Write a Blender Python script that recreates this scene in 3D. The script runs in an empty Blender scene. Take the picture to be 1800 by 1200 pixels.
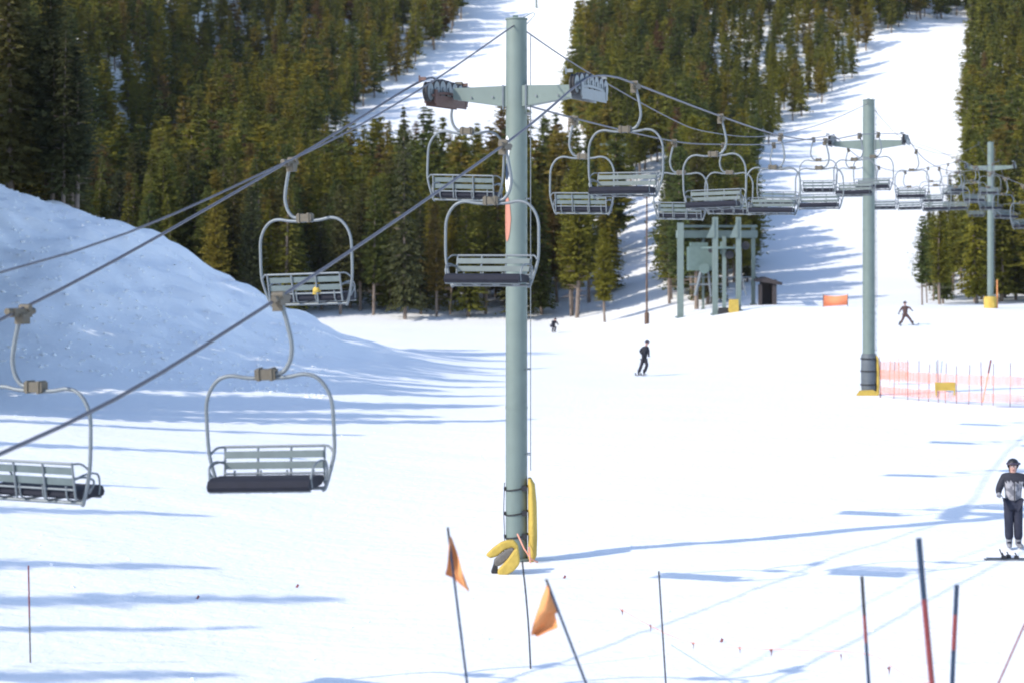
import bpy, bmesh, math, random
import numpy as np
from mathutils import Vector, Matrix
R = math.radians
random.seed(7); rng = np.random.default_rng(7)
scene = bpy.context.scene
col = scene.collection
F = 3359.0; CZ = 5.4; HV = 479.0       # focal length in photo pixels, camera height, horizon row

# ------------------------------------------------------------------ helpers
def uv_of(x, y, z):
    return 900 + F*x/y, HV - F*(z-CZ)/y
def at(u, v, y):
    return Vector(((u-900)/F*y, y, CZ-(v-HV)/F*y))
def tag(o, label=None, cat=None, group=None, kind=None):
    if label: o['label'] = label
    if cat: o['category'] = cat
    if group: o['group'] = group
    if kind: o['kind'] = kind
    return o
def empty(name, loc=(0,0,0), rz=0.0):
    o = bpy.data.objects.new(name, None); col.objects.link(o)
    o.location = loc; o.rotation_euler = (0,0,rz); o.empty_display_size = .3
    return o
def copy_tree(o, parent=None):
    c = o.copy(); col.objects.link(c)
    if parent: c.parent = parent
    for ch in o.children: copy_tree(ch, c)
    return c

class MB:
    def __init__(s): s.v=[]; s.f=[]; s.mi=[]; s.sm=[]
    def add(s, vs, fs, mi=0, smooth=False):
        n=len(s.v); s.v += [tuple(p) for p in vs]
        s.f += [tuple(i+n for i in f) for f in fs]
        s.mi += [mi]*len(fs); s.sm += [smooth]*len(fs)
    def box(s, c, d, rot=None, mi=0, taper=1.0):
        hx,hy,hz=d[0]/2,d[1]/2,d[2]/2; vs=[]
        for z in (-1,1):
            k = taper if z>0 else 1.0
            for x,y in ((-1,-1),(1,-1),(1,1),(-1,1)):
                p=Vector((x*hx*k,y*hy*k,z*hz))
                if rot is not None: p = rot @ p
                vs.append(p+Vector(c))
        s.add(vs,[(3,2,1,0),(4,5,6,7),(0,1,5,4),(1,2,6,5),(2,3,7,6),(3,0,4,7)],mi)
    def bar(s, a, b, w, h, up=(0,0,1), mi=0):
        a=Vector(a); b=Vector(b); d=(b-a); L=d.length; d.normalize()
        u=Vector(up); x=d.cross(u)
        if x.length<1e-4: x=d.cross(Vector((1,0,0)))
        x.normalize(); z=x.cross(d)
        vs=[]
        for t in (a,b):
            for i,j in ((-1,-1),(1,-1),(1,1),(-1,1)): vs.append(t+x*(i*w/2)+z*(j*h/2))
        s.add(vs,[(3,2,1,0),(4,5,6,7),(0,1,5,4),(1,2,6,5),(2,3,7,6),(3,0,4,7)],mi)
    def tube(s, path, r, n=8, mi=0, cap=True):
        P=[Vector(p) for p in path]; m=len(P)
        rr = r if isinstance(r,(list,tuple)) else [r]*m
        T=[(P[min(i+1,m-1)]-P[max(i-1,0)]).normalized() for i in range(m)]
        ref=Vector((0,0,1)) if abs(T[0].z)<.9 else Vector((1,0,0))
        x=T[0].cross(ref).normalized(); vs=[]
        for i in range(m):
            x=(x-T[i]*x.dot(T[i])).normalized(); y=T[i].cross(x)
            for k in range(n):
                a=2*math.pi*k/n
                vs.append(P[i]+(x*math.cos(a)+y*math.sin(a))*rr[i])
        fs=[]
        for i in range(m-1):
            for k in range(n):
                k2=(k+1)%n; fs.append((i*n+k,i*n+k2,(i+1)*n+k2,(i+1)*n+k))
        s.add(vs,fs,mi,True)
        if cap:
            s.add(vs[:n],[tuple(range(n))[::-1]],mi); s.add(vs[-n:],[tuple(range(n))],mi)
    def prism(s, pts, d, mi=0):          # closed outline (list of 3D points) extruded by vector d
        n=len(pts); d=Vector(d); vs=[Vector(p) for p in pts]+[Vector(p)+d for p in pts]
        fs=[tuple(range(n)),tuple(range(n,2*n))[::-1]]
        for i in range(n):
            j=(i+1)%n; fs.append((j,i,n+i,n+j))
        s.add(vs,fs,mi)
    def sphere(s, c, r, n=10, m=7, mi=0, sc=(1,1,1)):
        vs=[];fs=[]
        for i in range(m+1):
            t=math.pi*i/m
            for k in range(n):
                a=2*math.pi*k/n
                vs.append((c[0]+r*sc[0]*math.sin(t)*math.cos(a),c[1]+r*sc[1]*math.sin(t)*math.sin(a),c[2]+r*sc[2]*math.cos(t)))
        for i in range(m):
            for k in range(n):
                k2=(k+1)%n; fs.append((i*n+k,(i+1)*n+k,(i+1)*n+k2,i*n+k2))
        s.add(vs,fs,mi,True)
    def build(s, name, mats, parent=None, loc=None):
        me=bpy.data.meshes.new(name); me.from_pydata(s.v,[],s.f)
        if not isinstance(mats,(list,tuple)): mats=[mats]
        for m in mats: me.materials.append(m)
        me.polygons.foreach_set('material_index', s.mi)
        me.polygons.foreach_set('use_smooth', s.sm); me.update()
        o=bpy.data.objects.new(name,me); col.objects.link(o)
        if parent: o.parent=parent
        if loc: o.location=loc
        return o

def crom(pts, n=8):                       # Catmull-Rom through points
    P=[Vector(p) for p in pts]; P=[P[0]*2-P[1]]+P+[P[-1]*2-P[-2]]; out=[]
    for i in range(1,len(P)-2):
        a,b,c,d=P[i-1:i+3]
        for k in range(n):
            t=k/n; out.append(.5*((2*b)+(c-a)*t+(2*a-5*b+4*c-d)*t*t+(3*b-a-3*c+d)*t**3))
    out.append(P[-2]); return out

# ------------------------------------------------------------------ materials
def mat(name, colr, rough=.6, metal=0.0, var=.12, scale=8.0, bump=0.0, bscale=60.0, spec=.4):
    m=bpy.data.materials.new(name); m.use_nodes=True; nt=m.node_tree; N=nt.nodes; L=nt.links
    b=N['Principled BSDF']; b.inputs['Roughness'].default_value=rough; b.inputs['Metallic'].default_value=metal
    b.inputs['Specular IOR Level'].default_value=spec
    tc=N.new('ShaderNodeTexCoord'); no=N.new('ShaderNodeTexNoise'); no.inputs['Scale'].default_value=scale; no.inputs['Detail'].default_value=5
    L.new(tc.outputs['Object'],no.inputs['Vector'])
    mx=N.new('ShaderNodeMix'); mx.data_type='RGBA'
    c=Vector(colr[:3]); mx.inputs[6].default_value=(*(c*(1-var)),1); mx.inputs[7].default_value=(*(c*(1+var)),1)
    L.new(no.outputs['Fac'],mx.inputs[0]); L.new(mx.outputs[2],b.inputs['Base Color'])
    if bump>0:
        n2=N.new('ShaderNodeTexNoise'); n2.inputs['Scale'].default_value=bscale; n2.inputs['Detail'].default_value=4
        L.new(tc.outputs['Object'],n2.inputs['Vector'])
        bp=N.new('ShaderNodeBump'); bp.inputs['Strength'].default_value=bump; bp.inputs['Distance'].default_value=.02
        L.new(n2.outputs['Fac'],bp.inputs['Height']); L.new(bp.outputs['Normal'],b.inputs['Normal'])
    return m
M={}
M['green']=mat('green_paint',(.140,.178,.162),.5,0,.16,3,.1,30)
M['green_d']=mat('dull_green_steel',(.11,.16,.152),.55,0,.2,4)
M['galv']=mat('galvanised_steel',(.165,.185,.20),.5,.3,.2,14)
M['slat']=mat('painted_slat',(.115,.145,.147),.55,0,.25,6)
M['pad']=mat('dark_seat_pad',(.010,.011,.020),.85,0,.3,9)
M['grip']=mat('weathered_grip',(.12,.105,.082),.7,.2,.3,30)
M['rope']=mat('steel_rope',(.11,.11,.13),.5,.4,.2,40)
M['rub']=mat('black_rubber',(.022,.022,.025),.7,0,.3,9)
M['rust']=mat('rusty_steel',(.12,.07,.06),.7,.1,.35,12)
M['yel']=mat('yellow_vinyl',(.46,.32,.065),.85,0,.3,4,.9,11)
M['foam']=mat('grey_foam',(.13,.12,.11),.9,0,.4,20,.3,30)
M['org']=mat('orange_flag_cloth',(.62,.26,.10),.85,0,.15,12,.3,60)
M['orgnet']=mat('orange_netting',(.85,.26,.12),.8,0,.1,12)
M['rednet']=mat('faded_red_netting',(.84,.36,.25),.8,0,.1,12)
M['white']=mat('white_paint',(.78,.78,.78),.6,0,.05,10)
M['blue']=mat('blue_enamel',(.012,.028,.06),.4,0,.15,12)
M['red']=mat('red_enamel',(.17,.028,.03),.45,0,.15,12)
M['black']=mat('black_plastic',(.015,.015,.018),.45,0,.2,12)
M['bamboo']=mat('bamboo_stake',(.09,.075,.06),.6,0,.4,20)
M['brown']=mat('brown_wood',(.10,.06,.04),.8,0,.3,12)
M['decal']=mat('orange_decal',(.40,.17,.12),.5,0,.1,12)
M['skin']=mat('skin',(.42,.24,.20),.5,0,.06,20)
M['dark_cloth']=mat('black_cloth',(.022,.022,.032),.8,0,.35,14,.4,30)
M['navy']=mat('navy_cloth',(.016,.018,.034),.8,0,.35,14,.4,30)
M['lens']=mat('goggle_lens',(.05,.04,.06),.12,.2,.1,10)
M['bootm']=mat('grey_boot_shell',(.20,.20,.22),.4,0,.6,20)
M['brownc']=mat('brown_cloth',(.08,.045,.04),.8,0,.3,14)
M['jacket']=mat('patterned_jacket',(.42,.41,.44),.8,0,.3,12,.4,30)
nt=M['jacket'].node_tree; nd=[n for n in nt.nodes if n.type=='TEX_NOISE'][0]; nd.inputs['Scale'].default_value=11
cr=nt.nodes.new('ShaderNodeValToRGB'); cr.color_ramp.elements[0].position=.42; cr.color_ramp.elements[0].color=(.13,.13,.15,1)
cr.color_ramp.elements[1].position=.56; cr.color_ramp.elements[1].color=(.30,.29,.31,1)
nt.links.new(nd.outputs['Fac'],cr.inputs[0]); nt.links.new(cr.outputs[0],nt.nodes['Principled BSDF'].inputs['Base Color'])
M['hut']=mat('dark_timber',(.05,.04,.04),.8,0,.3,6)
M['trunk']=mat('pine_bark',(.20,.155,.125),.9,0,.45,5,.5,20)

def snow_mat():
    m=bpy.data.materials.new('snow'); m.use_nodes=True; nt=m.node_tree; N=nt.nodes; L=nt.links
    b=N['Principled BSDF']; b.inputs['Roughness'].default_value=.55; b.inputs['Specular IOR Level'].default_value=.25
    tc=N.new('ShaderNodeTexCoord')
    n1=N.new('ShaderNodeTexNoise'); n1.inputs['Scale'].default_value=.35; n1.inputs['Detail'].default_value=9; n1.inputs['Roughness'].default_value=.6
    mx=N.new('ShaderNodeMix'); mx.data_type='RGBA'; mx.inputs[6].default_value=(.82,.83,.85,1); mx.inputs[7].default_value=(.89,.885,.88,1)
    L.new(tc.outputs['Object'],n1.inputs['Vector']); L.new(n1.outputs['Fac'],mx.inputs[0]); L.new(mx.outputs[2],b.inputs['Base Color'])
    mp=N.new('ShaderNodeMapping'); mp.inputs['Rotation'].default_value=(0,0,R(-34)); mp.inputs['Scale'].default_value=(.35,3.2,1)
    L.new(tc.outputs['Object'],mp.inputs['Vector'])
    n2=N.new('ShaderNodeTexNoise'); n2.inputs['Scale'].default_value=.9; n2.inputs['Detail'].default_value=6; L.new(mp.outputs[0],n2.inputs['Vector'])
    n3=N.new('ShaderNodeTexNoise'); n3.inputs['Scale'].default_value=3.0; n3.inputs['Detail'].default_value=10; n3.inputs['Roughness'].default_value=.65
    L.new(tc.outputs['Object'],n3.inputs['Vector'])
    b1=N.new('ShaderNodeBump'); b1.inputs['Strength'].default_value=.4; b1.inputs['Distance'].default_value=.10; L.new(n2.outputs['Fac'],b1.inputs['Height'])
    b2=N.new('ShaderNodeBump'); b2.inputs['Strength'].default_value=.5; b2.inputs['Distance'].default_value=.09; L.new(n3.outputs['Fac'],b2.inputs['Height'])
    L.new(b1.outputs[0],b2.inputs['Normal']); L.new(b2.outputs[0],b.inputs['Normal'])
    return m
M['snow']=snow_mat()

def foliage(name, stops):
    m=bpy.data.materials.new(name); m.use_nodes=True; nt=m.node_tree; N=nt.nodes; L=nt.links
    b=N['Principled BSDF']; b.inputs['Roughness'].default_value=.75; b.inputs['Specular IOR Level'].default_value=.15
    at_=N.new('ShaderNodeAttribute'); at_.attribute_name='tint'
    oi=N.new('ShaderNodeObjectInfo'); ad=N.new('ShaderNodeMath'); ad.operation='ADD'; fr=N.new('ShaderNodeMath'); fr.operation='FRACT'
    L.new(at_.outputs['Fac'],ad.inputs[0]); L.new(oi.outputs['Random'],ad.inputs[1]); L.new(ad.outputs[0],fr.inputs[0])
    cr=N.new('ShaderNodeValToRGB'); e=cr.color_ramp.elements
    e[0].position=stops[0][0]; e[0].color=(*stops[0][1],1); e[1].position=stops[-1][0]; e[1].color=(*stops[-1][1],1)
    for p,c in stops[1:-1]:
        k=e.new(p); k.color=(*c,1)
    L.new(fr.outputs[0],cr.inputs[0])
    geo=N.new('ShaderNodeNewGeometry'); no=N.new('ShaderNodeTexNoise'); no.inputs['Scale'].default_value=.9; no.inputs['Detail'].default_value=4
    L.new(geo.outputs['Position'],no.inputs['Vector'])
    mr=N.new('ShaderNodeMapRange'); mr.inputs['From Min'].default_value=.3; mr.inputs['From Max'].default_value=.7; mr.inputs['To Min'].default_value=.7; mr.inputs['To Max'].default_value=1.4
    L.new(no.outputs['Fac'],mr.inputs[0])
    mx=N.new('ShaderNodeVectorMath'); mx.operation='SCALE'; L.new(cr.outputs[0],mx.inputs[0]); L.new(mr.outputs[0],mx.inputs['Scale'])
    L.new(mx.outputs[0],b.inputs['Base Color'])
    tr=N.new('ShaderNodeBsdfTranslucent'); L.new(mx.outputs[0],tr.inputs['Color'])
    ms=N.new('ShaderNodeMixShader'); ms.inputs[0].default_value=.45; L.new(b.outputs[0],ms.inputs[1]); L.new(tr.outputs[0],ms.inputs[2])
    L.new(ms.outputs[0],N['Material Output'].inputs['Surface'])
    return m
M['leaf']=foliage('conifer_needles',[(0,(0.097,0.122,0.041)),(.2,(0.159,0.168,0.038)),(.42,(0.242,0.221,0.034)),(.6,(0.117,0.138,0.041)),(.80,(0.276,0.232,0.034)),(.94,(0.227,0.172,0.043)),(1,(0.166,0.097,0.050))])
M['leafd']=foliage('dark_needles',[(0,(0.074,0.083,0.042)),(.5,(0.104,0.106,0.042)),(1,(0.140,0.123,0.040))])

# ------------------------------------------------------------------ terrain
def ss(a,b,x):
    t=np.clip((x-a)/(b-a),0,1); return t*t*(3-2*t)
def vnoise(x,y,s,seed=0):
    x=np.asarray(x,float)/s; y=np.asarray(y,float)/s
    xi=np.floor(x); yi=np.floor(y); fx=x-xi; fy=y-yi; fx=fx*fx*(3-2*fx); fy=fy*fy*(3-2*fy)
    def h(a,b): 
        v=np.sin(a*127.1+b*311.7+seed*74.7)*43758.5453; return v-np.floor(v)
    return (h(xi,yi)*(1-fx)+h(xi+1,yi)*fx)*(1-fy)+(h(xi,yi+1)*(1-fx)+h(xi+1,yi+1)*fx)*fy-.5
MX=[-90,-45,-26.8,-23.8,-20.5,-17.9,-16.5,-14.9,-13.6,-11.9,-9.9,-8.3,-6,-3,0]
MZ=[15,12.6,9.0,8.0,7.1,5.7,4.9,4.15,3.45,2.5,1.75,1.2,.7,.2,0]
PY=[172,180,200,250,300,400,500,700,1000]; PZ=[0,.4,3.2,13.5,27,58,92,155,250]
def G(x,y):
    x=np.asarray(x,float); y=np.asarray(y,float)
    left=np.minimum(np.log1p(np.exp(np.clip(-(x+2.5)*1.2,-30,30)))/1.2,25)
    z=.105*left*(1-.75*ss(45,80,y))
    w=(np.interp(x-1.2,MX,MZ)+np.interp(x,MX,MZ)*2+np.interp(x+1.2,MX,MZ))/4
    m=ss(66,102,y)
    back=1-ss(106,134,y)*ss(-62,-48,x)
    z=z+w*m*back
    z=z+2.7*ss(3,22,x)*ss(98,153,y)
    p=(np.interp(y-8,PY,PZ)+np.interp(y,PY,PZ)+np.interp(y+8,PY,PZ))/3
    z=z+p
    far=ss(185,300,y)
    z=z+vnoise(x,y,55,1)*7*far+vnoise(x,y,22,2)*2.2*far+vnoise(x,y,8,5)*.7*ss(170,230,y)
    mm=m*ss(-3,-14,x)*(1-ss(120,160,y))
    z=z+vnoise(x,y,4.0,3)*.45*mm+vnoise(x,y,1.7,8)*.5*mm+vnoise(x,y,.9,9)*.5*mm
    z=z+vnoise(x,y,9,4)*.12+vnoise(x,y,2.6,6)*.05
    q=x*.55+y*.83; z=z+vnoise(q,(y*.55-x*.83)*.12,.55,12)*.035*(1-ss(60,110,y))
    return z
def g(x,y): return float(G(x,y))

ys=[-60.0]
while ys[-1]<1000:
    y=ys[-1]; ys.append(y+(1.2 if y<10 else min(.3+max(0,y-45)*.0115,.38 if y<122 else 99)))
ys=np.array(ys); nc=431; sx=np.linspace(-1,1,nc)
X=sx[None,:]*(42+.55*np.maximum(ys,0))[:,None]; Y=np.repeat(ys[:,None],nc,1); Z=G(X,Y)
nr=len(ys); V=np.stack([X,Y,Z],-1).reshape(-1,3)
idx=np.arange(nr*nc).reshape(nr,nc)
Q=np.stack([idx[:-1,:-1],idx[:-1,1:],idx[1:,1:],idx[1:,:-1]],-1).reshape(-1,4)
def np_mesh(name, V, Fc, mats, mi=None, smooth=False, tint=None):
    k=Fc.shape[1]; me=bpy.data.meshes.new(name)
    me.vertices.add(len(V)); me.vertices.foreach_set('co',V.astype(np.float32).ravel())
    me.loops.add(Fc.size); me.loops.foreach_set('vertex_index',Fc.astype(np.int32).ravel())
    me.polygons.add(len(Fc)); me.polygons.foreach_set('loop_start',np.arange(0,Fc.size,k,dtype=np.int32))
    for m in mats: me.materials.append(m)
    if mi is not None: me.polygons.foreach_set('material_index',mi.astype(np.int32))
    me.polygons.foreach_set('use_smooth',np.full(len(Fc),smooth))
    if tint is not None:
        a=me.attributes.new('tint','FLOAT','POINT'); a.data.foreach_set('value',tint.astype(np.float32))
    me.update(calc_edges=True); me.validate()
    return me
def link(name, me, parent=None):
    o=bpy.data.objects.new(name,me); col.objects.link(o)
    if parent: o.parent=parent
    return o
snow=link('snow_ground',np_mesh('snow_ground',V,Q,[M['snow']],smooth=True)); tag(snow,kind='structure')

# crusty lumps thrown up on the bank, sparse ones on the run
q=np.random.default_rng(3); VS_=[];FS_=[];n_=0
base_v=np.array([(1,0,0),(-1,0,0),(0,1,0),(0,-1,0),(0,0,1),(0,0,-1),(.6,.6,.6),(-.6,.6,.6),(.6,-.6,.6),(-.6,-.6,.6)],float)
base_f=np.array([(0,2,6),(2,4,6),(4,0,6),(2,1,7),(1,4,7),(4,2,7),(3,0,8),(0,4,8),(4,3,8),(1,3,9),(3,4,9),(4,1,9),(2,0,5),(1,2,5),(3,1,5),(0,3,5)])
for k in range(4200):
    if k<3300: y=q.uniform(76,106); x=-q.uniform(9.5,31)*y/100; r_=.03+.10*q.random()**4
    else: y=q.uniform(24,75); x=q.uniform(-.3,.3)*y; r_=.010+.030*q.random()**4
    v_=base_v*(1+q.uniform(-.35,.35,(10,1)))*np.array([1,q.uniform(.6,1.4),q.uniform(.4,.8)])*r_
    a=q.uniform(0,6.28); c_,s_=math.cos(a),math.sin(a)
    v_=v_@np.array([[c_,-s_,0],[s_,c_,0],[0,0,1]])+np.array([x,y,g(x,y)+r_*.1]); VS_.append(v_); FS_.append(base_f+n_); n_+=10
lo=link('snow_lumps',np_mesh('snow_lumps',np.concatenate(VS_),np.concatenate(FS_),[M['snow']],smooth=False)); tag(lo,'small crusty lumps of snow scattered over the shaded bank and run','snow',kind='stuff')
# ------------------------------------------------------------------ trees
def crown_np(seed,h,r,z0,levels,nb,k,clump,kind,keep=.85):
    q=np.random.default_rng(seed); vs=[]
    for i in range(levels):
        t=(i+q.uniform(-.3,.3))/levels; t=min(max(t,0),.985)
        z=z0+(h-z0)*t
        prof=(1-t)**.85 if kind=='spruce' else min(1,.5+t*1.8)*(1-t)**.5*(1+.22*math.sin(i*1.9+seed)+.15*math.sin(i*.7+seed*2))
        lop=q.uniform(.72,1.18)
        for j in range(nb):
            if q.random()>keep: continue
            a=q.uniform(0,2*math.pi); L=r*prof*lop*q.uniform(.55,1.2)+.12
            dr=-.28 if kind=='spruce' else q.uniform(-.15,.45)
            ca,sa=math.cos(a),math.sin(a)
            for c in range(k):
                s=(c+1-q.uniform(0,.6))/k
                cx,cy,cz=ca*L*s,sa*L*s,z+dr*L*s
                sz=clump*(.55+.6*(1-t))*q.uniform(.7,1.3)*(1.15-.45*s)
                for w in range(2):
                    d=np.array([ca,sa,dr])+q.normal(0,.45,3); d/=np.linalg.norm(d)
                    e=np.cross(d,q.normal(0,1,3)*[.6,.6,1]+[0,0,1.2]); e/=np.linalg.norm(e)+1e-6
                    p=np.array([cx,cy,cz])
                    vs+= [p+d*sz, p-d*sz*.45+e*sz*.55, p-d*sz*.45-e*sz*.55]
    vs=np.array(vs); return vs, np.arange(len(vs)).reshape(-1,3)
def trunk_np(h,r,n=6,seg=4,seed=0,limbs=0):
    q=np.random.default_rng(seed+99); vs=[];fs=[]
    bx,by=q.normal(0,.06,2)
    for i in range(seg+1):
        t=i/seg; rr=r*(1-t)**.8+.015; 
        for k in range(n):
            a=2*math.pi*k/n; vs.append((math.cos(a)*rr+bx*math.sin(t*3)*2,math.sin(a)*rr+by*math.sin(t*3)*2,-.5+(h*.97+.5)*t))
    for i in range(seg):
        for k in range(n):
            k2=(k+1)%n; A,B,C,D=i*n+k,i*n+k2,(i+1)*n+k2,(i+1)*n+k; fs+=[(A,B,C),(A,C,D)]
    for l in range(limbs):                                   # dead snags and live limbs
        z=h*q.uniform(.12,.85); a=q.uniform(0,6.28); L=h*.085*(1-z/h)+.35; b=len(vs)
        dx,dy=math.cos(a),math.sin(a)
        vs+=[(0,0,z-.05),(dy*.03,-dx*.03,z+.04),(-dy*.03,dx*.03,z+.04),(dx*L,dy*L,z+L*q.uniform(-.2,.25))]
        fs+=[(b,b+1,b+3),(b+1,b+2,b+3),(b+2,b,b+3)]
    return np.array(vs,float),np.array(fs)
# near variants: (crown mesh, trunk mesh), unit = about 14 m tall
near=[]
for i in range(10):
    kind='spruce' if i%3==0 else 'pine'
    h=14.0; z0=h*(.07 if kind=='spruce' else random.uniform(.22,.40))
    cv,cf=crown_np(100+i,h,h*random.uniform(.115,.15),z0,50,13,5,.27,kind,.85)
    tv,tf=trunk_np(h,.15,7,5,i,26)
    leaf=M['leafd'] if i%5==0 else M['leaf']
    near.append((np_mesh('crown',cv,cf,[leaf],tint=np.full(len(cv),i*.137)),np_mesh('trunk',tv,tf,[M['trunk']],smooth=True),kind,cv,cf,tv,tf))
def near_tree(variant,x,y,h,wide,label,group,name=None):
    cm,tm,kind=near[variant][:3]
    t=empty(name or ('spruce_tree' if kind=='spruce' else 'pine_tree'),(x,y,g(x,y)),random.uniform(0,6.28))
    t.rotation_euler=(random.gauss(0,.012),random.gauss(0,.012),random.uniform(0,6.28))
    s=h/14.0; t.scale=(s*wide,s*wide,s)
    link('trunk',tm,t); link('crown',cm,t)
    tag(t,label,'tree',group); return t

def inpoly(u,v,P):
    c=False; n=len(P)
    for i in range(n):
        x1,y1=P[i]; x2,y2=P[(i+1)%n]
        if (y1>v)!=(y2>v) and u<(x2-x1)*(v-y1)/(y2-y1)+x1: c=not c
    return c
RUN1=[(890,-120),(828,30),(712,140),(610,222),(562,262),(600,292),(985,310),(1003,150),(1022,40),(1055,-120)]
RUN3=[(1105,345),(1185,290),(1180,400),(1166,560),(1040,560),(1075,500),(1095,430)]
RUN2=[(1530,82),(1620,46),(1716,24),(1704,140),(1692,235),(1702,300),(1690,400),(1612,470),(1600,570),(1332,570),(1330,400),(1318,330),(1345,262),(1430,200),(1500,135)]
def open_snow(u,v): return inpoly(u,v,RUN1) or inpoly(u,v,RUN2) or inpoly(u,v,RUN3)
cand=[]
y=112.0
while y<620:
    sp=2.95+max(0,y-170)*.0035
    hw=.30*y+10
    x=-hw
    while x<hw:
        px=x+random.uniform(-.45,.45)*sp; py=y+random.uniform(-.45,.45)*sp
        x+=sp
        z=g(px,py); u,v=uv_of(px,py,z)
        if u<-120 or u>1920 or v<-260: continue
        if py<182 and not (u<400 and px<-.135*py): 
            if not ((u>1618 and py>163) or (1168<u<1262 and py>165) or (200<u<520 and py>=178)): continue
        if u<400 and py<178: continue
        if 200<u<520 and py<178: continue
        if 520<=u<1000 and py<183: continue
        if open_snow(u,v): continue
        if 1000<u<1110 and 340<v: 
            if random.random()>.35: continue
        if 985<u<1035 and 230<v<330: continue
        if random.random()<.04: continue
        h=random.uniform(8.0,11.5)
        if random.random()<.12: h*=1.2
        if py<230: h=random.uniform(10.5,16)
        if 1240<u<1560 and v>60: h*=.75
        if 1600<u<1705 and py<260: h=random.uniform(5.5,8.2)
        if 560<u<1000 and py<235: h=min(h*(.86 if u<800 else .97),15)
        if 575<u<880 and 215<v<340 : h*=.75
        cand.append((py,px,h,u,v))
    y+=sp
cand.sort()
random.seed(11)
def zone(u,y,h):
    if u<150 and y<150: return 'dark pine in the shaded stand above the snow bank at the far left','pines above the snow bank'
    if u<460: return 'olive conifer in the forest rising behind the shaded snow bank','conifers behind the snow bank'
    if u<700: return 'tall conifer with a bare lower trunk, standing between the snow bank and the dark spire','conifers behind the flat snow left of the tower'
    if u<890: return 'conifer in the dense dark stand just left of the big green lift tower','conifers left of the big tower'
    if u<1110: return 'conifer in the stand just right of the big green lift tower','conifers right of the big tower'
    if u<1345: return 'conifer in the stand behind the green steel lift terminal','conifers behind the terminal'
    if u<1600: return 'conifer along the edge of the wide white run above the second tower','conifers beside the wide run'
    return 'sunlit conifer in the stand behind the third lift tower at the right edge','conifers at the right edge'
n_ind=0; rest=[]
for (py,px,h,u,v) in cand:
    if n_ind<290 and -20<u<1820:
        lab,grp=zone(u,py,h); k=random.randrange(10)
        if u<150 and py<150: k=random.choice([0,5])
        near_tree(k,px,py,h,random.uniform(.95,1.4),lab,grp); n_ind+=1
    else: rest.append((px,py,h))
random.seed(5)
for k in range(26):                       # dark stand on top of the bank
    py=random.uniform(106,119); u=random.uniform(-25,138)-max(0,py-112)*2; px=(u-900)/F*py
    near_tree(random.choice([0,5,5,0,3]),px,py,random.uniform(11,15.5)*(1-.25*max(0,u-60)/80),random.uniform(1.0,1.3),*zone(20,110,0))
# trees one can point at
def single(u,v,y,h,k,w,label):
    p=at(u,v,y); near_tree(k,p.x,y,h,w,label,None)
single(712,560,181,20.3,0,.85,'tallest dark spruce spire standing left of the big tower, its tip against the white run')
single(1063,530,175,8.6,4,1.25,'lone small pine on the snow right of the big green tower, below the hanging chairs')
single(1621,548,158,7.4,1,1.0,'thin sparse young pine at the left end of the stand right of the second tower')
single(1652,548,161,8.0,2,1.5,'bushy olive pine beside the sparse young one, left of the third tower')
single(1004,566,184,11.5,7,1.1,'bare-trunked pine at the right end of the stand beside the big tower')
# the rest of the wood: one mesh
farv=[]
for i in range(8):
    kind='spruce' if i%4==0 else 'pine'
    cv,cf=crown_np(300+i,12.0,12*random.uniform(.11,.15),1.6 if kind=='spruce' else 2.6,24,8,3,.47,kind,.9)
    tv,tf=trunk_np(12,.13,4,2,i,0); farv.append((cv,cf,tv,tf))
VS=[];FS=[];MI=[];TI=[];off=0
def emit(cv,cf,tv,tf,x,y,h,base,w,tint):
    global off
    a=random.uniform(0,6.28); ca,sa=math.cos(a),math.sin(a); s=h/base
    Rm=np.array([[ca*s*w,-sa*s*w,0],[sa*s*w,ca*s*w,0],[0,0,s]]); P=np.array([x,y,g(x,y)])
    for (v_,f_,mi) in ((cv,cf,0),(tv,tf,1)):
        VS.append(v_@Rm.T+P); FS.append(f_+off); off+=len(v_); MI.append(np.full(len(f_),mi)); TI.append(np.full(len(v_),tint))
for (px,py,h) in rest:
    f=random.choice(farv); emit(*f,px,py,h,12.0,random.uniform(1.05,1.7),random.random())
# pines just outside the left edge whose shadows cross the snow
SD=Vector((.866,.5)); SL=1/math.tan(R(34))
for (u,v,h) in ((370,906,9),(385,998,10),(610,1052,12),(470,1101,10),(300,858,9),(640,764,12),(770,733,12),(540,806,9),(420,1183,9),(690,712,12)):
    y=30.0
    for _ in range(12):                   # where this shadow tip lies on the snow
        x=(u-900)/F*y; y=(CZ-g(x,y))*F/(v-HV)
    zt=g(x,y); hh=h
    for _ in range(12):
        bx=x-SD.x*SL*hh; by=y-SD.y*SL*hh; hh=h+g(bx,by)-zt
    f=near[random.randrange(1,10)]
    emit(f[3],f[4],f[5],f[6],bx,by,h,14.0,.62,random.random())
yy=57.0
while yy<101:
    xx=-.275*yy-3.5
    while xx>-58:
        px,py=xx+random.uniform(-1.2,1.2),yy+random.uniform(-1.2,1.2)
        if random.random()<(.93 if yy>72 else .6) and (yy<93 or xx<-36):
            f=near[random.randrange(10)]; emit(f[3],f[4],f[5],f[6],px,py,random.uniform(12,18),14.0,1.15,random.random())
        xx-=3.2
    yy+=3.2
fo=link('conifer_forest',np_mesh('conifer_forest',np.concatenate(VS),np.concatenate(FS),[M['leaf'],M['trunk']],mi=np.concatenate(MI),tint=np.concatenate(TI)))
tag(fo,'dense olive green conifer forest covering the mountain slopes between the white runs','forest',kind='stuff')
print('trees: individual',n_ind,'mass',len(rest))

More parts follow.
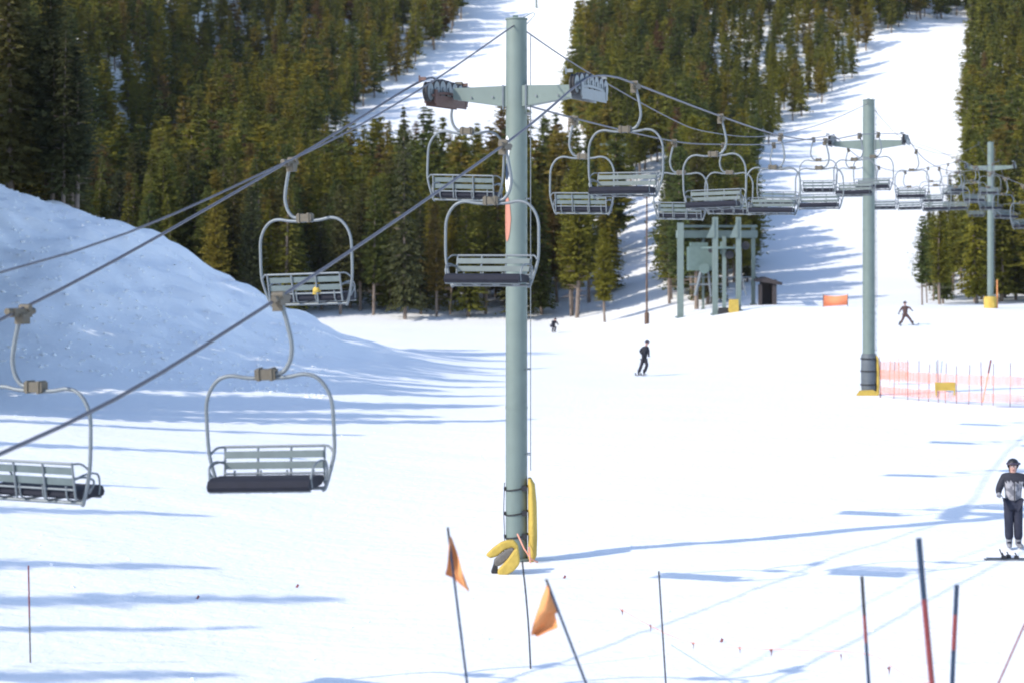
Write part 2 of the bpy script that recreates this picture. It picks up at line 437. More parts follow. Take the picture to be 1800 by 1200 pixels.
# ------------------------------------------------------------------ lift line
LD=Vector((.3064,.9519,0)); LX=Vector((.9519,-.3064,0))      # along and across the line
AZ=-math.atan2(.3064,.9519)
def xl(y): return -13.15+.322*y
def xr(y): return -9.93+.322*y
def xc(y): return -11.5+.322*y
ZL=[(-14,3.0),(0,3.0),(9,3.05),(16,3.55),(22.3,4.85),(30,7.15),(35.3,8.88),(36.5,9.07),(37.7,9.08),(45.4,9.06),(55.4,9.2),(62,9.55),(72,10.25),(84.6,11.45),(86.2,11.5),(95,11.0),(110,11.2),(130,12.6),(147.4,13.9),(149,13.9),(165,12.4),(185,12.6),(215,15.0),(245,19)]
ZR=[(-14,3.0),(0,3.0),(9,3.05),(16.8,3.8),(22.5,5.14),(30.5,7.45),(34.4,8.75),(35.6,9.05),(37,9.18),(38.6,9.2),(46.75,9.21),(54.8,9.32),(62.9,9.75),(72,10.6),(83.6,11.45),(85.2,11.5),(95,10.9),(110,11.2),(130,12.5),(146.5,13.9),(148,13.9),(160,12.4),(185,12.6),(215,15),(245,19)]
def rope_pts(Zt,fx): return [Vector((fx(y),y,z)) for y,z in Zt]
def rope(name,Zt,fx,r,label,cat):
    b=MB(); b.tube(crom(rope_pts(Zt,fx),6),r,6); return tag(b.build(name,M['rope']),label,cat)
rope('haul_rope',ZL,xl,.021,'steel haul rope running over the left wheels of the biggest tower','cable')
rope('haul_rope',ZR,xr,.021,'steel haul rope running over the right wheels of the biggest tower','cable')
ZC=[(-14,4.2),(0,4.3),(10,4.55),(19.5,5.4),(26.1,6.9),(31,8.35),(35.9,10.05),(36.1,10.05),(40.2,9.7),(47.9,9.28),(52.4,9.25),(60.7,9.72),(72,11.0),(84.9,12.9),(85.1,12.9),(100,12.2),(125,13.1),(147.9,15.3),(148.1,15.3),(170,14.4),(200,16),(245,20)]
rope('communication_cable',ZC,xc,.014,'thin communication cable hung between the tops of the lift towers','cable')
def zat(Zt,y):
    pts=crom([(yy,z,0) for yy,z in Zt],6); 
    return float(np.interp(y,[p.x for p in pts],[p.y for p in pts]))

# -- chair (origin at grip, +Y the way it travels, we see its back when it goes away)
def make_chair():
    root=empty('lift_chair'); cx=.22
    b=MB(); b.box((0,0,-.02),(.10,.34,.10)); b.tube([(0,-.26,0),(0,.26,0)],.04,8); b.box((.03,0,-.09),(.12,.14,.12)); b.tube([(-.07,.1,.04),(.07,.1,.04)],.045,8)
    b.build('grip',M['grip'],root)
    b=MB(); b.tube(crom([(0,0,-.06),(-.05,0,-.25),(-.095,0,-.48),(-.10,0,-.62),(-.06,0,-.76),(.02,0,-.86),(.12,0,-.885),(cx-.02,0,-.885)],6),.028,8)
    b.build('hanger',M['galv'],root)
    b=MB(); b.box((cx+.01,0,-.885),(.25,.13,.12)); b.box((cx-.07,0,-.885),(.03,.16,.15)); b.box((cx+.09,0,-.885),(.03,.16,.15))
    b.build('clamp',M['grip'],root)
    b=MB(); pts=[]
    for sx_ in (-1,1):
        side=[(cx,0,-.935),(cx+sx_*.25,0,-.925),(cx+sx_*.45,0,-.895),(cx+sx_*.60,0,-.935),(cx+sx_*.71,0,-1.05),(cx+sx_*.775,0,-1.22),(cx+sx_*.785,0,-1.45),(cx+sx_*.78,0,-1.78),(cx+sx_*.74,.02,-1.98),(cx+sx_*.665,.05,-2.22),(cx+sx_*.63,.08,-2.26)]
        pts=side[::-1]+side[1:] if False else side
        b.tube(crom(pts,5),.024,8)
    bail=b.build('bail',M['galv'],root)
    # seat: facing +Y, pad in front of the backrest
    b=MB(); n=14; w=1.24
    sec=[(-.03,-2.15),(-.02,-2.09),(.08,-2.07),(.42,-2.05),(.51,-2.075),(.55,-2.14),(.52,-2.19),(.06,-2.19)]
    b.prism([(cx-w/2,y_,z_) for y_,z_ in sec],(w,0,0))
    b.build('seat',M['pad'],root)
    b=MB()
    for i in range(4):
        xx=cx-w/2+.13+i*(w-.26)/3
        b.tube(crom([(xx,-.06,-2.03),(xx,.0,-2.2),(xx,.3,-2.225),(xx,.5,-2.20)],3),.014,6)
    b.tube([(cx-w/2-.05,.06,-2.235),(cx+w/2+.05,.06,-2.235)],.022,8)
    b.tube([(cx-w/2,.47,-2.2),(cx+w/2,.47,-2.2)],.016,8)
    b.build('seat_frame',M['galv'],root)
    b=MB()
    b.tube([(cx-w/2,-.13,-1.76),(cx+w/2,-.13,-1.76)],.017,8); b.tube([(cx-w/2,-.05,-2.07),(cx+w/2,-.05,-2.07)],.014,8)
    for i in range(4):
        xx=cx-w/2+i*w/3; b.tube([(xx,-.13,-1.76),(xx,-.045,-2.2)],.015,6)
    b.build('back_frame',M['galv'],root)
    for z_,y_ in ((-1.85,-.112),(-1.975,-.085)):
        b=MB(); b.bar((cx-w/2+.01,y_+.022,z_),(cx+w/2-.01,y_+.022,z_),.018,.085,up=(0,-.2,1)); b.build('back_slat',M['slat'],root)
    for sx_ in (-1,1):
        e=cx+sx_*w/2; o_=cx+sx_*.775
        b=MB(); b.tube(crom([(e,-.13,-1.76),(e+sx_*.08,-.06,-1.765),(o_,.0,-1.84)],5),.015,6)
        b.tube(crom([(e,-.1,-1.93),(e+sx_*.07,.06,-1.93),(e+sx_*.11,.16,-1.99),(cx+sx_*.70,.1,-2.12)],5),.014,6)
        b.tube(crom([(e,-.09,-1.95),(e+sx_*.03,.12,-1.9),(e+sx_*.02,.36,-1.92),(e,.44,-2.05),(e,.42,-2.17)],5),.014,6)
        b.build('armrest',M['galv'],root)
    return root
proto=make_chair()
ordl=['first','second','third','fourth','fifth','sixth','seventh','eighth','ninth','tenth']
ch_l=[22.7,30.0,37.5,45.4,55.4,62.2]+[71,80,90,101,113,126,140]+[164]
ch_r=[22.42,30.5,38.6,46.75,54.8,62.9,71.0,76.3]+[90,101,113,127,141]+[166]
LAB_L=['chair cut by the left edge of the photo, seen from behind over the shaded snow',
 'chair with a small yellow pouch, seen from behind against the olive trees',
 'chair seen from behind, hanging just left of the big tower pole beneath its left arm',
 'chair seen from behind, just right of the big tower, above the bare-trunked pines',
 'chair seen from behind, hanging over the left columns of the steel terminal',
 'chair seen from behind, hanging over the right columns of the steel terminal']
LAB_R=['lowest oncoming chair, over bare snow left of the big tower, with a tan clamp',
 'oncoming chair whose seat crosses the pole of the big tower',
 'oncoming chair hanging highest right of the big tower, dark seat above a snowy gap',
 'oncoming chair directly above the steel terminal with a dark brown seat',
 'oncoming chair right of the steel terminal, over the shadowed edge of the white run',
 'oncoming chair between the terminal and the second tower, over white snow',
 'oncoming chair beside the pole of the second tower, partly crossing it',
 'oncoming chair hanging just right of the second tower under its right wheels']
first=True
for side,(lst,fx,Zt,labs) in enumerate(((ch_l,xl,ZL,LAB_L),(ch_r,xr,ZR,LAB_R))):
    for i,y in enumerate(lst):
        o=proto if first else copy_tree(proto); first=False
        o.location=(fx(y),y,zat(Zt,y)-.02)
        o.rotation_euler=(random.gauss(0,.02),random.gauss(0,.014),AZ+(math.pi if side else 0)+random.gauss(0,.05))
        if side==1 and i==0: o.rotation_euler=(-.06,.035,AZ+math.pi+.10)
        if side==0 and i==1: o.rotation_euler=(.02,-.03,AZ-.02)
        if i<len(labs): tag(o,labs[i],'chairlift chair','chairs hanging on the lift line')
        elif y<150: tag(o,('small chair seen from behind in the row between the second and third towers' if side==0 else 'small oncoming chair in the row between the second and third towers'),'chairlift chair','chairs hanging on the lift line')
        else: tag(o,('tiny chair seen from behind in the cluster beyond the third tower' if side==0 else 'tiny oncoming chair in the cluster beyond the third tower'),'chairlift chair','chairs hanging on the lift line')
# a second line, only its far end in view at the right edge
b=MB(); R2p=[at(1600,250,175),at(1640,262,152),at(1700,288,128),at(1750,306,112),at(1800,326,100),at(1900,362,86)]
b.tube(crom(R2p,6),.02,6); tag(b.build('haul_rope',M['rope']),'haul rope of another lift coming in from the right edge, beside the smallest tower','cable')
R2c=crom(R2p,12)
for yy_,dx in ((134,0),(124,0),(114.5,0),(106.5,0),(100.5,0)):
    q=min(R2c,key=lambda p:abs(p.y-yy_)); o=copy_tree(proto); o.location=(q.x+dx,q.y,q.z-.02); o.rotation_euler=(random.gauss(0,.02),random.gauss(0,.02),math.pi+.55+random.gauss(0,.05))
    tag(o,'chair of the other lift in the tangle of chairs around the smallest tower','chairlift chair','chairs of the other lift')
# yellow thing on the second chair
p=Vector((xl(30.0),30.0,zat(ZL,30.0)))
b=MB(); b.box((0,0,0),(.13,.10,.15),taper=.85); b.tube([(-.04,0,.07),(-.04,0,.10),(.04,0,.10),(.04,0,.07)],.008,6); b.sphere((0,-.05,0),.055,10,6)
tag(b.build('yellow_pouch',M['yel'],loc=p+Vector((.44,-.12,-2.02))),'small yellow pouch hung on the back of a lift chair left of the tower','pouch')

# -- tower
def sheaves(parent,c,z,n,rw,length,m,slope_near,slope_far):
    """wheel train along the line, c = centre under the rope"""
    root=empty('sheave_assembly',(0,0,0)); root.parent=parent
    pos=[]
    for k in range(n):
        s=(k+.5)/n-.5; d=s*length
        dz=-(slope_near*.5*length*max(0,-2*s)**2*.5) - (slope_far*.5*length*max(0,2*s)**2*.5)
        pos.append((d,dz))
    bm=MB()
    for d,dz in pos:
        q=Vector(c)+LD*d+Vector((0,0,z-rw-.02+dz))
        wv=MB(); pr=[]
        for (wx,wr) in ((-.05,.72),(-.045,1.0),(-.02,1.0),(-.012,.9),(.012,.9),(.02,1.0),(.045,1.0),(.05,.72)):
            pr.append((q+LX*wx,rw*wr))
        bm.tube([a for a,_ in pr],[r for _,r in pr],14,mi=1)
        for sg in (-1,1): bm.tube([q+LX*(sg*.046),q+LX*(sg*.056)],rw*.86,14,mi=0)
        bm.tube([q-LX*.07,q+LX*.07],rw*.28,8,mi=0)
    bm.build('wheels',[M['galv'],M['rub']],root)
    fr=MB()
    for sx_ in (-1,1):
        top=[Vector(c)+LX*(sx_*.085)+LD*d+Vector((0,0,z-rw*1.5+dz)) for d,dz in pos]
        for a,b_ in zip(top[:-1],top[1:]): fr.bar(a,b_,.014,.05)
        a=Vector(c)+LX*(sx_*.10)+LD*(-length*.36)+Vector((0,0,z-rw*2.15+pos[0][1]*.6)); b2=Vector(c)+LX*(sx_*.10)+LD*(length*.36)+Vector((0,0,z-rw*2.15+pos[-1][1]*.6))
        fr.bar(a,b2,.016,.20)
        fr.bar(a+Vector((0,0,.2)),a-Vector((0,0,.05)),.03,.12,up=LD); fr.bar(b2+Vector((0,0,.2)),b2-Vector((0,0,.05)),.03,.12,up=LD)
    fr.build('wheel_frame',m,root)
    for s in (-1,1):                      # rope catchers
        ct=MB()
        q=Vector(c)+LD*(s*length*.5)+Vector((0,0,z+.02+(pos[0] if s<0 else pos[-1])[1]))
        ct.bar(q-LX*.10,q+LX*.02,.02,.06); ct.box(q-LX*.11,(.03,.04,.12))
        ct.build('rope_catcher',m,root)
def tower(name_y,x,y,r,top,arm_z,half,rl,rr,zl,zr,nsh,rw,slen,label,slopes,rust=False):
    zb=g(x,y)
    t=empty('lift_tower',(0,0,0)); base=Vector((x,y,0))
    b=MB(); n=20
    b.tube([base+Vector((0,0,zb-.6)),base+Vector((0,0,arm_z+.1)),base+Vector((0,0,top))],[r,r*.98,r*.95],n)
    b.tube([base+Vector((0,0,top+.004)),base+Vector((0,0,top+.03))],[r*1.03,r*1.03],n)
    b.tube([base+Vector((0,0,zb-.1)),base+Vector((0,0,zb+.05))],r*1.5,n)
    for hz in (.33,.66):
        b.tube([base+Vector((0,0,zb+(arm_z-zb)*hz-.02)),base+Vector((0,0,zb+(arm_z-zb)*hz+.02))],r*1.03,n)
    b.build('pole',M['green'],t)
    b=MB()                                # box-section crossarm, deeper at the pole
    hc=.21 if r<.25 else .24
    for s in (-1,1):
        e0=base+LX*(s*.0); e1=base+LX*(s*half)
        f=LD*.13
        pts=[e0+Vector((0,0,arm_z-hc)),e1+Vector((0,0,arm_z-.02)),e1+Vector((0,0,arm_z+.19)),e0+Vector((0,0,arm_z+hc))]
        b.prism([q-f for q in pts],f*2)
    b.build('crossarm',M['green'],t)
    b=MB()
    for s in (-1,1):
        for k in (.35,.7): 
            q=base+LX*(s*half*k)-LD*.14+Vector((0,0,arm_z)); b.tube([q,q-LD*.02],.022,6)
        q0=base+LX*(s*(r+.02))-LD*.14; b.bar(q0+Vector((0,0,arm_z-.24)),q0+Vector((0,0,arm_z+.22)),.04,.03)
    b.build('bolt',M['galv'],t)
    sheaves(t,base+LX*(-rl),zl,nsh,rw,slen,M['rust'] if rust else M['galv'],*slopes[0])
    sheaves(t,base+LX*(rr),zr,nsh,rw,slen,M['galv'],*slopes[1])
    # ladder on the right-hand side of the pole
    b=MB(); lc=base+Vector((r+.06,.02,0))
    for s in (-1,1): b.tube([lc+Vector((0,s*.16,zb+1.7)),lc+Vector((0,s*.16,top-.3))],.009,6)
    z=zb+1.8
    while z<top-.35:
        b.tube([lc+Vector((0,-.16,z)),lc+Vector((0,.16,z))],.010,6); z+=.30
    z=zb+2
    while z<top-.4:
        for s in (-1,1): b.tube([lc+Vector((0,s*.16,z)),base+Vector((r*.6,s*.1,z))],.012,5)
        z+=1.6
    b.build('ladder',M['galv'],t)
    # lifting frame on top
    b=MB(); tp=base+Vector((0,0,top))
    b.tube(crom([tp+Vector((.05,0,.02)),tp+Vector((.17,.0,.07)),tp+Vector((.30,.02,.14)),tp+Vector((.34,.02,.10)),tp+Vector((.24,.02,-.02)),tp+Vector((r*.8,0,-.1))],4),.008,6)
    b.box(tp+Vector((-.02,-.02,.05)),(.10,.08,.07)); b.build('top_bracket',M['green_d'],t)
    tag(t,label,'lift tower'); return t,zb,base
t1,zb,base=tower('t1',.085,36.0,.205,10.15,8.70,1.22,1.40,1.42,9.07,9.12,7,.185,2.35,
    'biggest green steel lift tower, in the centre, yellow pad strapped at its foot',((.26,.02),(.24,.02)),True)
# safety pad, straps and decal on the first tower
def wrap_pads(t,base,zb,r,h,mat_side):
    b=MB(); n=10; pts=[]
    for (zz,dx,w) in ((0,.0,.06),(.1,.01,.085),(h*.3,.015,.09),(h*.7,.01,.085),(h*.93,0,.07),(h,-.01,.035)):
        pts.append((zz,dx,w))
    rings=[]
    for zz,dx,w in pts:
        c=base+Vector((r+.035+w*.55+dx,-.05,zb+zz)); rings.append([c+Vector((math.cos(a)*w,math.sin(a)*.22,0)) for a in [2*math.pi*k/12 for k in range(12)]])
    vs=[p for rg in rings for p in rg]; fs=[]
    for i in range(len(rings)-1):
        for k in range(12): fs.append((i*12+k,i*12+(k+1)%12,(i+1)*12+(k+1)%12,(i+1)*12+k))
    fs.append(tuple(range(12))[::-1]); fs.append(tuple((len(rings)-1)*12+k for k in range(12)))
    b.add(vs,fs,0,True); b.build('safety_pad',mat_side,t)
    for i,k in enumerate((.30,.58,.88)):
        b=MB(); ring=[]
        for j in range(25):
            a=2*math.pi*j/24; ring.append(base+Vector((math.cos(a)*(r+.012),math.sin(a)*(r+.012),zb+h*k+.02*math.sin(a*1+1)+.02*math.cos(a))))
        b.tube(ring,.014,6); q=base+Vector((r*.72,-r*.85,zb+h*k+.01)); b.box(q,(.09,.06,.10)); b.box(base+Vector((-r-.015,-.05,zb+h*k)),(.04,.07,.05))
        b.build('strap',M['rub'],t)
    b=MB(); b.tube(crom([base+Vector((-r-.02,-.06,zb+h*.95)),base+Vector((-r-.035,-.06,zb+h*.6)),base+Vector((-r-.02,-.06,zb+h*.3)),base+Vector((-r-.045,-.06,zb+.1))],4),.009,5)
    b.build('cord',M['rub'],t)
wrap_pads(t1,base,zb,.205,1.55,M['yel'])
def curved_patch(base,r,a0,a1,z0,z1,m,name,t,inset=0):
    b=MB(); vs=[];n=8
    for j in range(n+1):
        a=a0+(a1-a0)*j/n
        k=1 if not inset else math.sin(math.pi*(j/n))**.5*1
        zm=(z0+z1)/2; hh=(z1-z0)/2*k
        for rr_ in (r+.004,r+.010):
            for zz in (zm-hh,zm+hh): vs.append(base+Vector((math.cos(a)*rr_,math.sin(a)*rr_,zz)))
    fs=[]
    for j in range(n):
        o=j*4; fs+=[(o+2,o+6,o+7,o+3),(o+1,o+5,o+4,o),(o+3,o+7,o+5,o+1),(o,o+4,o+6,o+2)]
    b.add(vs,fs); return b.build(name,m,t)
za=lambda v: CZ-(v-HV)/F*36.0
curved_patch(base,.203,R(183),R(240),za(425),za(345),M['decal'],'decal',t1,1)
curved_patch(base,.203,R(192),R(236),za(338),za(300),M['white'],'decal',t1,1)
curved_patch(base,.209,R(196),R(230),za(318),za(288),M['blue'],'decal',t1,1)
curved_patch(base,.203,R(192),R(232),za(285),za(240),M['white'],'decal',t1,1)
# the loose pad folded open at the foot of the tower
def fold_pad(name,label,y0=34.35):
    c=at(893,1003,y0); c.z=g(c.x,y0); t=empty(name,c)
    def pz(x,y): return at(820+x/4.8,800+y/4.8,y0)-c
    def pillow(nm,pts,d0,d1,m,bev=.035,bow=0):
        b=MB(); q=[pz(*p)+Vector((0,d0+bow*((p[0]-300)/200)**2,0)) for p in pts]; b.prism(q,(0,d1,0)); o=b.build(nm,m,t)
        md=o.modifiers.new('bevel','BEVEL'); md.width=bev; md.segments=3; md.limit_method='NONE'
        return o
    pillow('flap',[(160,845),(215,790),(290,735),(345,718),(400,718),(436,760),(445,830),(405,800),(385,780),(330,795),(255,855),(200,870)],.02,.16,M['yel'])
    pillow('cover',[(438,770),(450,850),(447,905),(400,960),(330,998),(268,1000),(262,955),(300,915),(350,860),(385,810),(405,780)],-.22,.16,M['yel'])
    pillow('foam_core',[(395,775),(405,800),(350,865),(295,915),(262,930),(235,915),(238,872),(300,822),(350,785)],-.12,.22,M['foam'],.025)
    pillow('torn_end',[(236,868),(262,930),(268,985),(250,1008),(226,1000),(206,978),(226,920)],-.10,.18,M['rub'],.02)
    tag(t,label,'pad'); return t
fold_pad('folded_pad','crumpled yellow vinyl pad with grey foam, lying at the foot of the biggest tower')
b=MB(); b.tube([(0,0,.55),(.12,-.1,.3),(.26,-.05,.08),(.38,0,.02)],.014,6); b.bar((.22,-.08,.32),(.24,-.09,.02),.05,.01)
tag(b.build('pink_tape',M['rednet'],loc=(.10,35.65,zb)),'strand of pink tape tied low round the foot of the biggest tower','tape')

t2,zb2,base2=tower('t2',15.87,85.0,.275,13.05,11.05,1.50,1.62,1.62,11.5,11.5,5,.17,1.9,
    'second largest green lift tower, its grey padded foot beside the safety netting',((.03,.0),(.03,.0)))
wrap_pads(t2,base2,zb2,.275,1.75,M['yel'])
b=MB()
n=18; rings=[]
for zz,rr_ in ((0,.33),(.3,.345),(.85,.35),(1.6,.345),(1.72,.30)):
    rings.append([base2+Vector((math.cos(2*math.pi*k/n)*rr_*1.0,math.sin(2*math.pi*k/n)*rr_,zb2+.12+zz)) for k in range(n)])
vs=[p for rg in rings for p in rg]; fs=[(i*n+k,i*n+(k+1)%n,(i+1)*n+(k+1)%n,(i+1)*n+k) for i in range(4) for k in range(n)]
b.add(vs,fs,0,True); M['greypad']=mat('grey_vinyl',(.09,.105,.12),.6,0,.25,6,.3,9); b.build('wrap_pad',M['greypad'],t2)
for k in (.35,.95,1.5):
    b=MB(); b.tube([base2+Vector((math.cos(2*math.pi*j/24)*.36,math.sin(2*math.pi*j/24)*.36,zb2+.12+k)) for j in range(25)],.03,6); b.build('strap',M['rub'],t2)
b=MB(); b.prism([base2+Vector(p) for p in ((-.62,-.42,zb2-.02),(.30,-.46,zb2-.02),(.42,-.4,zb2+.10),(.1,-.4,zb2+.26),(-.45,-.4,zb2+.22))],(0,.25,0)); b.build('skirt_pad',M['yel'],t2)

p3=at(1741,545,148)
t3,zb3,base3=tower('t3',p3.x,148.0,.24,15.45,13.45,1.75,1.80,1.80,13.92,13.92,4,.18,1.8,
    'smaller green lift tower near the right edge, with a yellow padded foot before trees',((.03,.0),(.03,.0)))
b=MB(); b.tube([base3+Vector((-.02,0,zb3-.3)),base3+Vector((-.02,0,zb3+.75)),base3+Vector((-.02,0,zb3+.9))],[.47,.50,.42],14); b.box(base3+Vector((.05,-.45,zb3+.2)),(.25,.15,.5)); b.build('yellow_pad',M['yel'],t3)
b=MB(); b.bar(base3+Vector((.52,0,zb3-.1)),base3+Vector((.50,0,zb3+2.2)),.14,.1); b.build('side_post',M['org'],t3)

# ------------------------------------------------------------------ drive terminal
T=empty('lift_terminal')
def col_(u,vt,vb,y,w,name='column',m='green'):
    a=at(u,vb,y); zt=at(u,vt,y).z; b=MB(); zg=g(a.x,y)
    b.box((a.x,y,(zg-.3+zt)/2),(w,w,zt-zg+.3)); 
    b.box((a.x,y,zg+.06),(w*1.7,w*1.7,.12)); return b.build(name,M[m],T),a.x,zt
cols=[(1196,392,520,158,.50),(1257,382,540,150,.42),(1273,415,530,158,.30),(1298,382,538,150,.38),(1324,398,520,162,.32),(1236,420,520,166,.2)]
for u,vt,vb,y,w in cols: col_(u,vt,vb,y,w)
def P(u,v,y): return at(u,v,y)
b=MB(); b.bar(P(1190,412,158),P(1330,412,162),.3,.62); b.bar(P(1196,398,158),P(1330,398,162),.2,.2); b.build('beam',M['green'],T)
b=MB(); b.bar(P(1257,393,150),P(1257,393,164),.34,.6); b.bar(P(1298,393,150),P(1298,393,164),.34,.6); b.build('cantilever_beam',M['green_d'],T)
for u in (1257,1298):
    b=MB(); a=P(u-1,385,149.7); c=P(u-15,418,149.7); d=P(u-1,418,149.7); b.prism([a,c,d],(0,.12,0)); b.build('gusset',M['green'],T)
b=MB(); b.box(P(1232,455,162),(2.2,2.2,2.0)); b.box(P(1228,432,162),(1.4,1.8,.5)); b.tube([P(1238,472,160.2),P(1238,472,164)],.45,12); b.build('machine_housing',M['green_d'],T)
b=MB(); c=P(1270,436,159); b.tube([c-Vector((0,0,.07)),c+Vector((0,0,.07))],1.9,28); b.tube([c-Vector((0,0,.5)),c+Vector((0,0,.5))],.22,10); b.build('bullwheel',M['green_d'],T)
for (a_,c_,r_) in ((P(1232,478,161),P(1222,520,161),.14),(P(1245,478,161),P(1250,522,161),.10),(P(1212,500,161),P(1262,500,161),.08),(P(1205,487,162),P(1325,487,162),.05),(P(1302,520,158),P(1302,440,158),.09),(P(1312,520,158),P(1290,430,158),.06)):
    b=MB(); b.tube([a_,c_],r_,8); b.build('strut',M['galv'],T)
for (u,v,r_) in ((1283,448,.35),(1311,432,.35),(1250,440,.22)):
    b=MB(); c=P(u,v,157.6); b.tube([c,c+Vector((0,.25,0))],r_,14); b.build('motor',M['rub'],T)
b=MB(); c=P(1290,530,149.3); zg=g(c.x,149.3); b.box((c.x,149.3,zg+.48),(.75,.4,1.05),taper=.9); b.tube([(c.x-.38,149.2,zg+.1),(c.x-.35,149.2,zg+.95)],.06,6); b.build('yellow_pad',M['yel'],T)
b=MB(); c=P(1274,538,149.8); zg=g(c.x,149.8); b.box((c.x-.1,149.8,zg+.2),(.9,.5,.5),taper=.8); b.build('control_box',M['rub'],T)
tag(T,'green steel lift terminal of columns and beams with machinery, on the crest before the trees','lift terminal')
hb=MB(); h=empty('wooden_hut',(0,0,0)); c=P(1352,504,160); zg=g(c.x,160)
hb.box((c.x+.35,160,zg+1.0),(.35,1.6,2.2)); hb.box((c.x-.75,160,zg+.8),(.15,1.6,1.8)); hb.box((c.x-.2,160.7,zg+1.0),(1.0,.1,2.0)); hb.build('wall',M['hut'],h)
hb=MB(); hb.prism([(c.x-1.15,159,zg+1.95),(c.x+.95,159,zg+1.65),(c.x+.98,159,zg+1.85),(c.x-.5,159,zg+2.35),(c.x-1.15,159,zg+2.15)],(0,2.2,0)); hb.build('roof',M['hut'],h)
tag(h,'small dark open-fronted wooden hut right of the steel terminal','hut')

# far slender pole with padded foot, and a far tower post
def pole(name,u,vt,vb,y,r,m,label,cat,pad=None):
    c=at(u,vb,y); zg=g(c.x,y); zt=at(u,vt,y).z; t=empty(name,(c.x,y,zg))
    b=MB(); b.tube([(0,0,-.3),(0,0,zt-zg)],[r,r*.7],8); b.bar((-.3,0,zt-zg-.1),(.3,0,zt-zg-.1),.08,.08); b.build('shaft',M[m],t)
    if pad: b=MB(); b.tube([(0,0,-.1),(0,0,.9),(0,0,1.0)],[.2,.2,.1],8); b.build('pad',M[pad],t)
    tag(t,label,cat)
pole('light_pole',1137,345,520,160,.09,'brown','slender dark pole with a brown padded foot left of the terminal, on the white path','pole','brown')
for (u,vt,y,lab) in ((1078,243,235,'pale green post standing among trees right of the big tower'),(943,-25,410,'thin far lift tower on the central white run, at the top edge')):
    x_=(u-900)/F*y; zg=g(x_,y); t=empty('far_lift_tower',(x_,y,zg)); h_=CZ-(vt-HV)/F*y-zg
    if h_<6: h_=9.0
    b=MB(); b.tube([(0,0,-.3),(0,0,h_)],[.24,.18],8); b.build('pole',M['green'],t)
    b=MB(); b.bar((-1.6,0,h_-.8),(1.6,0,h_-.8),.2,.25); b.build('crossarm',M['green'],t); tag(t,lab,'lift tower')

# ------------------------------------------------------------------ netting, banner, stakes, flags
def net(name,a,b_,h,label,m,bands,posts,postm='red',vstep=.13,lean=0):
    t=empty(name,(0,0,0)); a=Vector(a); b_=Vector(b_); L=(b_-a).length; d=(b_-a)/L
    def gp(s,z): 
        p=a+d*s; return Vector((p.x+z*lean*math.sin(s*1.7),p.y,g(p.x,p.y)+z))
    mb=MB(); s=0
    while s<L:
        s2=s+random.uniform(-.02,.02)
        for (z0,z1) in bands: mb.bar(gp(s2,z0+random.uniform(-.03,.03)),gp(s2,z1+random.uniform(-.05,.03)),.018,.008,up=d)
        s+=vstep
    for (z0,z1) in bands:
        k=max(2,int((z1-z0)/.07))
        for i in range(k+1):
            z=z0+(z1-z0)*i/k; s=0
            while s<L-.01:
                sag=lambda q: -.05*abs(math.sin(q*math.pi/1.6)); e=min(s+.4,L)
                mb.bar(gp(s,z+sag(s)),gp(e,z+sag(e)),.008,.018); s+=.4
    for s in posts: mb.bar(gp(s+.02,bands[0][0]),gp(s+.02,bands[-1][1]),.006,.006,up=d)
    mb.build('mesh',M[m],t)
    for s in posts:
        pb=MB(); ln=random.gauss(0,.04); p0=gp(s,-.1); pb.tube([p0,p0+Vector((ln,0,h+.35+random.uniform(-.1,.15)))],.014,6); pb.build('post',M[postm],t)
    return tag(t,label,'safety net')
A=(17.1,88.0,0); B=(20.2,81.5,0)
nA=at(1547,697,83.2); nB=at(1648,706,80.0); nC=at(1812,716,76.6)
fence=net('safety_net',(nA.x,83.2,0),(nB.x,80.0,0),1.4,'left half of the faded red safety net fence beside the second tower','rednet',((.18,.50),(.80,1.22)),(.0,.05,.9,1.8,2.5,3.1),vstep=.055)
fence2=net('safety_net',(nB.x+.03,79.96,0),(nC.x,76.6,0),1.4,'right half of the faded red safety net fence, running out of the right edge','rednet',((.18,.50),(.85,1.22)),(0,.35,.9,1.5,2.15,2.7,3.5),vstep=.065)
net('safety_net',at(1549,668,92.5)*1.0,at(1597,668,92.5)*1.0,.95,'short piece of bright orange netting behind the fence, just right of the second tower foot','orgnet',((.30,1.10),),(.4,.85),'orgnet',.05)
p=at(1662,676,79.2); b=MB(); zg=g(p.x,79.4); b.box((p.x,79.25,zg+.72),(.85,.02,.34)); b.box((p.x+.38,79.24,zg+.60),(.06,.03,.5)); b.box((p.x-.38,79.24,zg+.60),(.06,.03,.5))
tag(b.build('yellow_banner',M['yel']),'small yellow banner tied on the red safety net','banner')
# thin posts by the net
def stake(name,u1,v1,u2,v2,y,r,segs,label,cat='pole',parent=None,group=None,bend=0.0):
    """stake from top (u1,v1) through (u2,v2), carried on down to the snow"""
    a=at(u1,v1,y); c=at(u2,v2,y); d=(c-a); zg=g(c.x,y)
    if c.z>zg-.1: k=(a.z-(zg-.15))/max(a.z-c.z,.01); c=a+d*k
    t=empty(name,(c.x,c.y,zg)); o=Vector((c.x,c.y,zg)); fr=d.length/(c-a).length
    for (s0,s1,m,nm) in segs:
        s0*=fr; s1=1 if s1==1 else s1*fr
        b=MB(); pts=[]
        for i in range(7):
            s=s0+(s1-s0)*i/6; pts.append(a+(c-a)*s+Vector((bend*math.sin(s*math.pi),0,0))-o)
        b.tube(pts,r,8); b.build(nm,M[m],t)
    return tag(t,label,cat,group)
stake('marker_pole',1742,632,1734,672,80.5,.035,((0,.58,'red','shaft'),(.58,1,'rednet','tip')),'short dark red marker pole leaning right behind the net fence')
stake('marker_pole',1656,634,1650,700,83.5,.012,((0,1,'rub','shaft'),),'thin grey stake behind the net, leaning right, beside another')
